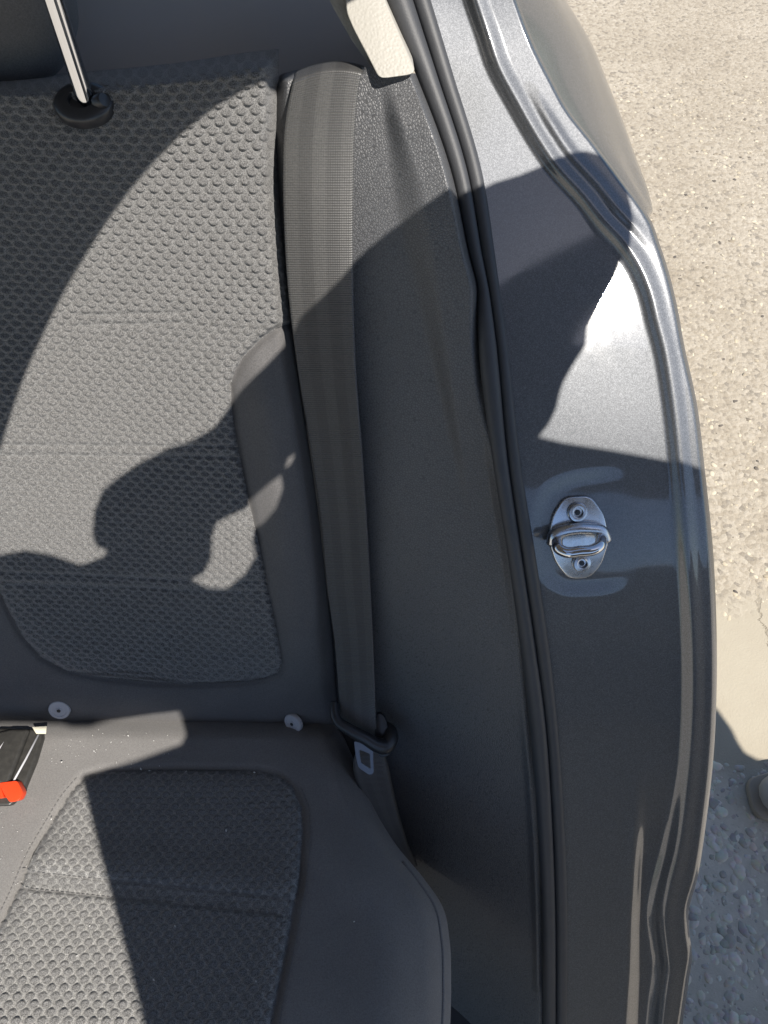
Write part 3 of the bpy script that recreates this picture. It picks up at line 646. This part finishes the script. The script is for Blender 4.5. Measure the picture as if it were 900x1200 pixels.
outl = [('G', 905, 893), ('G', 888, 890), ('G', 873, 882), ('G', 865, 870), ('G', 858, 855), ('G', 840, 830), ('J', 825, 551), ('J', 780, 539), ('J', 720, 528), ('J', 660, 519), ('J', 631, 512),
        ('J', 643, 497), ('J', 652, 478), ('J', 656, 460), ('J', 661, 446), ('J', 672, 427), ('J', 686, 405), ('J', 688, 385), ('J', 700, 364), ('J', 721, 325), ('J', 731, 297), ('J', 736, 270), ('J', 735, 245), ('J', 730, 222), ('J', 719, 199), ('J', 702, 186), ('J', 681, 181), ('J', 660, 186), ('J', 637, 194), ('J', 607, 206), ('J', 580, 214),
        ('T', 535, 216), ('T', 518, 227), ('T', 491, 246), ('T', 464, 263), ('T', 438, 284), ('T', 418, 303), ('B', 398, 328), ('B', 380, 346), ('B', 352, 372), ('S', 338, 400), ('S', 310, 430), ('S', 280, 460), ('S', 268, 478), ('S', 250, 502), ('S', 220, 519), ('S', 200, 524), ('S', 165, 542), ('S', 138, 560), ('S', 120, 575), ('S', 110, 600), ('S', 108, 628), ('S', 113, 641), ('S', 125, 645), ('S', 122, 652), ('S', 104, 659), ('S', 94, 662), ('S', 60, 650), ('S', 30, 645), ('S', 0, 650), ('S', -70, 665),
        ('S', -70, 850), ('S', 0, 849), ('S', 72, 850), ('C', 85, 855), ('C', 105, 855), ('S', 132, 846), ('S', 180, 838), ('S', 210, 834), ('C', 217, 846), ('C', 219, 862), ('C', 213, 873), ('C', 160, 892), ('C', 96, 911), ('C', 107, 960), ('C', 124, 1027), ('C', 138, 1080), ('C', 156, 1151), ('C', 168, 1200), ('C', 185, 1265)]
poly = [lift(surf(*q), ZP) for q in outl]
last = poly[-1]; first = poly[0]
poly += [last + np.array([.05, -.25, 0]), np.array([.42, -.72, ZP]), np.array([.8, -.80, ZP]), np.array([1.38, -.80, ZP]), np.array([1.46, -.5, ZP])]
hole = [lift(surf('S', x, y), ZP) for x, y in ((295, 585), (290, 595), (271, 604), (253, 613), (248, 628), (247, 655), (238, 672), (224, 679), (244, 689), (265, 690), (286, 673), (299, 652), (295, 634), (299, 619), (307, 614), (319, 598), (328, 574), (326, 559), (313, 568))]
hole2 = [lift(surf('S', x, y), ZP) for x, y in ((331, 551), (336, 538), (347, 531), (340, 544))]
who = empty('person', (1.0, -.5, 0), 'unseen leaning person as a grey blue slab cut to the outline of the cast shadow', 'person')
prism('body', np.array(poly), SUN*0.06, M_cloth, who, 0, holes=(hole, hole2))  # unseen slab, outline and gaps traced back from the shadow edges
adopt(who)
# tip of a shoe at the right edge
sh = empty('shoe', (.66, .2, 0), 'rounded grey shoe tip at the right edge of the rough concrete', 'shoe')
tip = P(889, 932, 1.0) - CAM; tip = CAM + tip*(1.3-.035)/-tip[2]
hv = []
for i in range(21):
    th = -math.pi/2 + math.pi*i/20
    for j in range(28):
        ph = 2*math.pi*j/28; f_ = lambda v, e: math.copysign(abs(v)**e, v)
        hv.append(np.array([tip[0] + 0.14 + 0.14*f_(math.cos(th), .8)*f_(math.cos(ph), .75), tip[1] + 0.046*f_(math.cos(th), .8)*f_(math.sin(ph), .8), 0.042 + 0.034*f_(math.sin(th), .8)]))
mesh_obj('upper', hv, grid_faces(21, 28, True), M_leather, sh)
sole = rounded([(tip[0]-.004, tip[1]-.03), (tip[0]+.07, tip[1]-.047), (tip[0]+.28, tip[1]-.042), (tip[0]+.28, tip[1]+.042), (tip[0]+.07, tip[1]+.047), (tip[0]-.004, tip[1]+.03)], .02, 4)
prism('sole', np.array([(x, y, .002) for x, y in sole]), np.array([0, 0, .014]), mat('grey_brown_rubber_sole', (.3, .25, .2), .7), sh, .002)
adopt(sh)

# the open rear door, swung forward out of the frame (the jamb mirrors its dark inside)
door = empty('open_car_door', (.3, -.72, .35), 'open rear car door with grey inner trim swung out in front', 'car door')
a0 = np.array([.27, -.74, 0]); a1 = np.array([1.25, -.50, 0]); ax = (a1-a0)/np.linalg.norm(a1-a0); nx_ = np.array([-ax[1], ax[0], 0])
L_ = np.linalg.norm(a1-a0)
dp = rounded([(0, .2), (L_*.8, .2), (L_, .5), (L_, .95), (L_*.96, 1.0), (0, .97)], .05, 4)
prism('inner_trim', np.array([a0 + ax*u + np.array([0, 0, z]) for u, z in dp]), -nx_*0.05, mat('grey_door_trim', (0.26, 0.245, 0.225), 0.6), door, .008, 2)
prism('outer_skin', np.array([a0 + ax*u - nx_*.053 + np.array([0, 0, z]) for u, z in dp]), -nx_*0.06, M_paint, door, .008, 2)
prism('armrest', np.array([a0 + ax*u + nx_*.002 + np.array([0, 0, z]) for u, z in rounded([(.1, .62), (.6, .64), (.62, .70), (.1, .72)], .02, 3)]), nx_*.05, M_trim, door, .006, 2)
adopt(door)

# specks of pale lint on the cushion
V, Fc = [], []
oct_f = [(0, 2, 4), (2, 1, 4), (1, 3, 4), (3, 0, 4), (2, 0, 5), (1, 2, 5), (3, 1, 5), (0, 3, 5)]
spots = [(165, 901, 1), (175, 903, .8), (218, 904, .7), (298, 905, .9), (265, 973, 1), (180, 1148, .8), (205, 1085, .7), (300, 1150, .6), (105, 1085, .8), (75, 975, .6), (90, 1120, .7), (150, 862, .9), (180, 868, .6), (110, 880, .8), (72, 893, .9), (60, 960, .8), (130, 870, .6), (415, 1080, .6)] + [(rng.uniform(60, 210), rng.uniform(855, 900), rng.uniform(.25, .5)) for _ in range(40)] + [(rng.uniform(0, 60), rng.uniform(950, 1040), rng.uniform(.25, .5)) for _ in range(25)]
for x, y, k in spots:
    c = P(x, y, float(D_cush(x, y)) - float(cush_base(np.array([[x]]), np.array([[y]]))[0, 0]) - (0.006 if k > .55 and 880 < y else 0.0012)); a = rng.uniform(0, 3.1); r = 0.0011*k
    e1 = np.array([math.cos(a), math.sin(a), .1])*r*1.5; e2 = np.array([-math.sin(a), math.cos(a), 0])*r*.7; e3 = np.array([0, 0, r*.5]); n0 = len(V)
    V += [c+e1, c-e1, c+e2, c-e2, c+e3, c-e3]; Fc += [tuple(q+n0 for q in f) for f in oct_f]
tag(mesh_obj('lint', V, Fc, mat('pale_lint', (0.6, 0.59, 0.56), 0.9)), 'pale specks of lint and sand on the seat cushion', 'lint', kind='stuff')
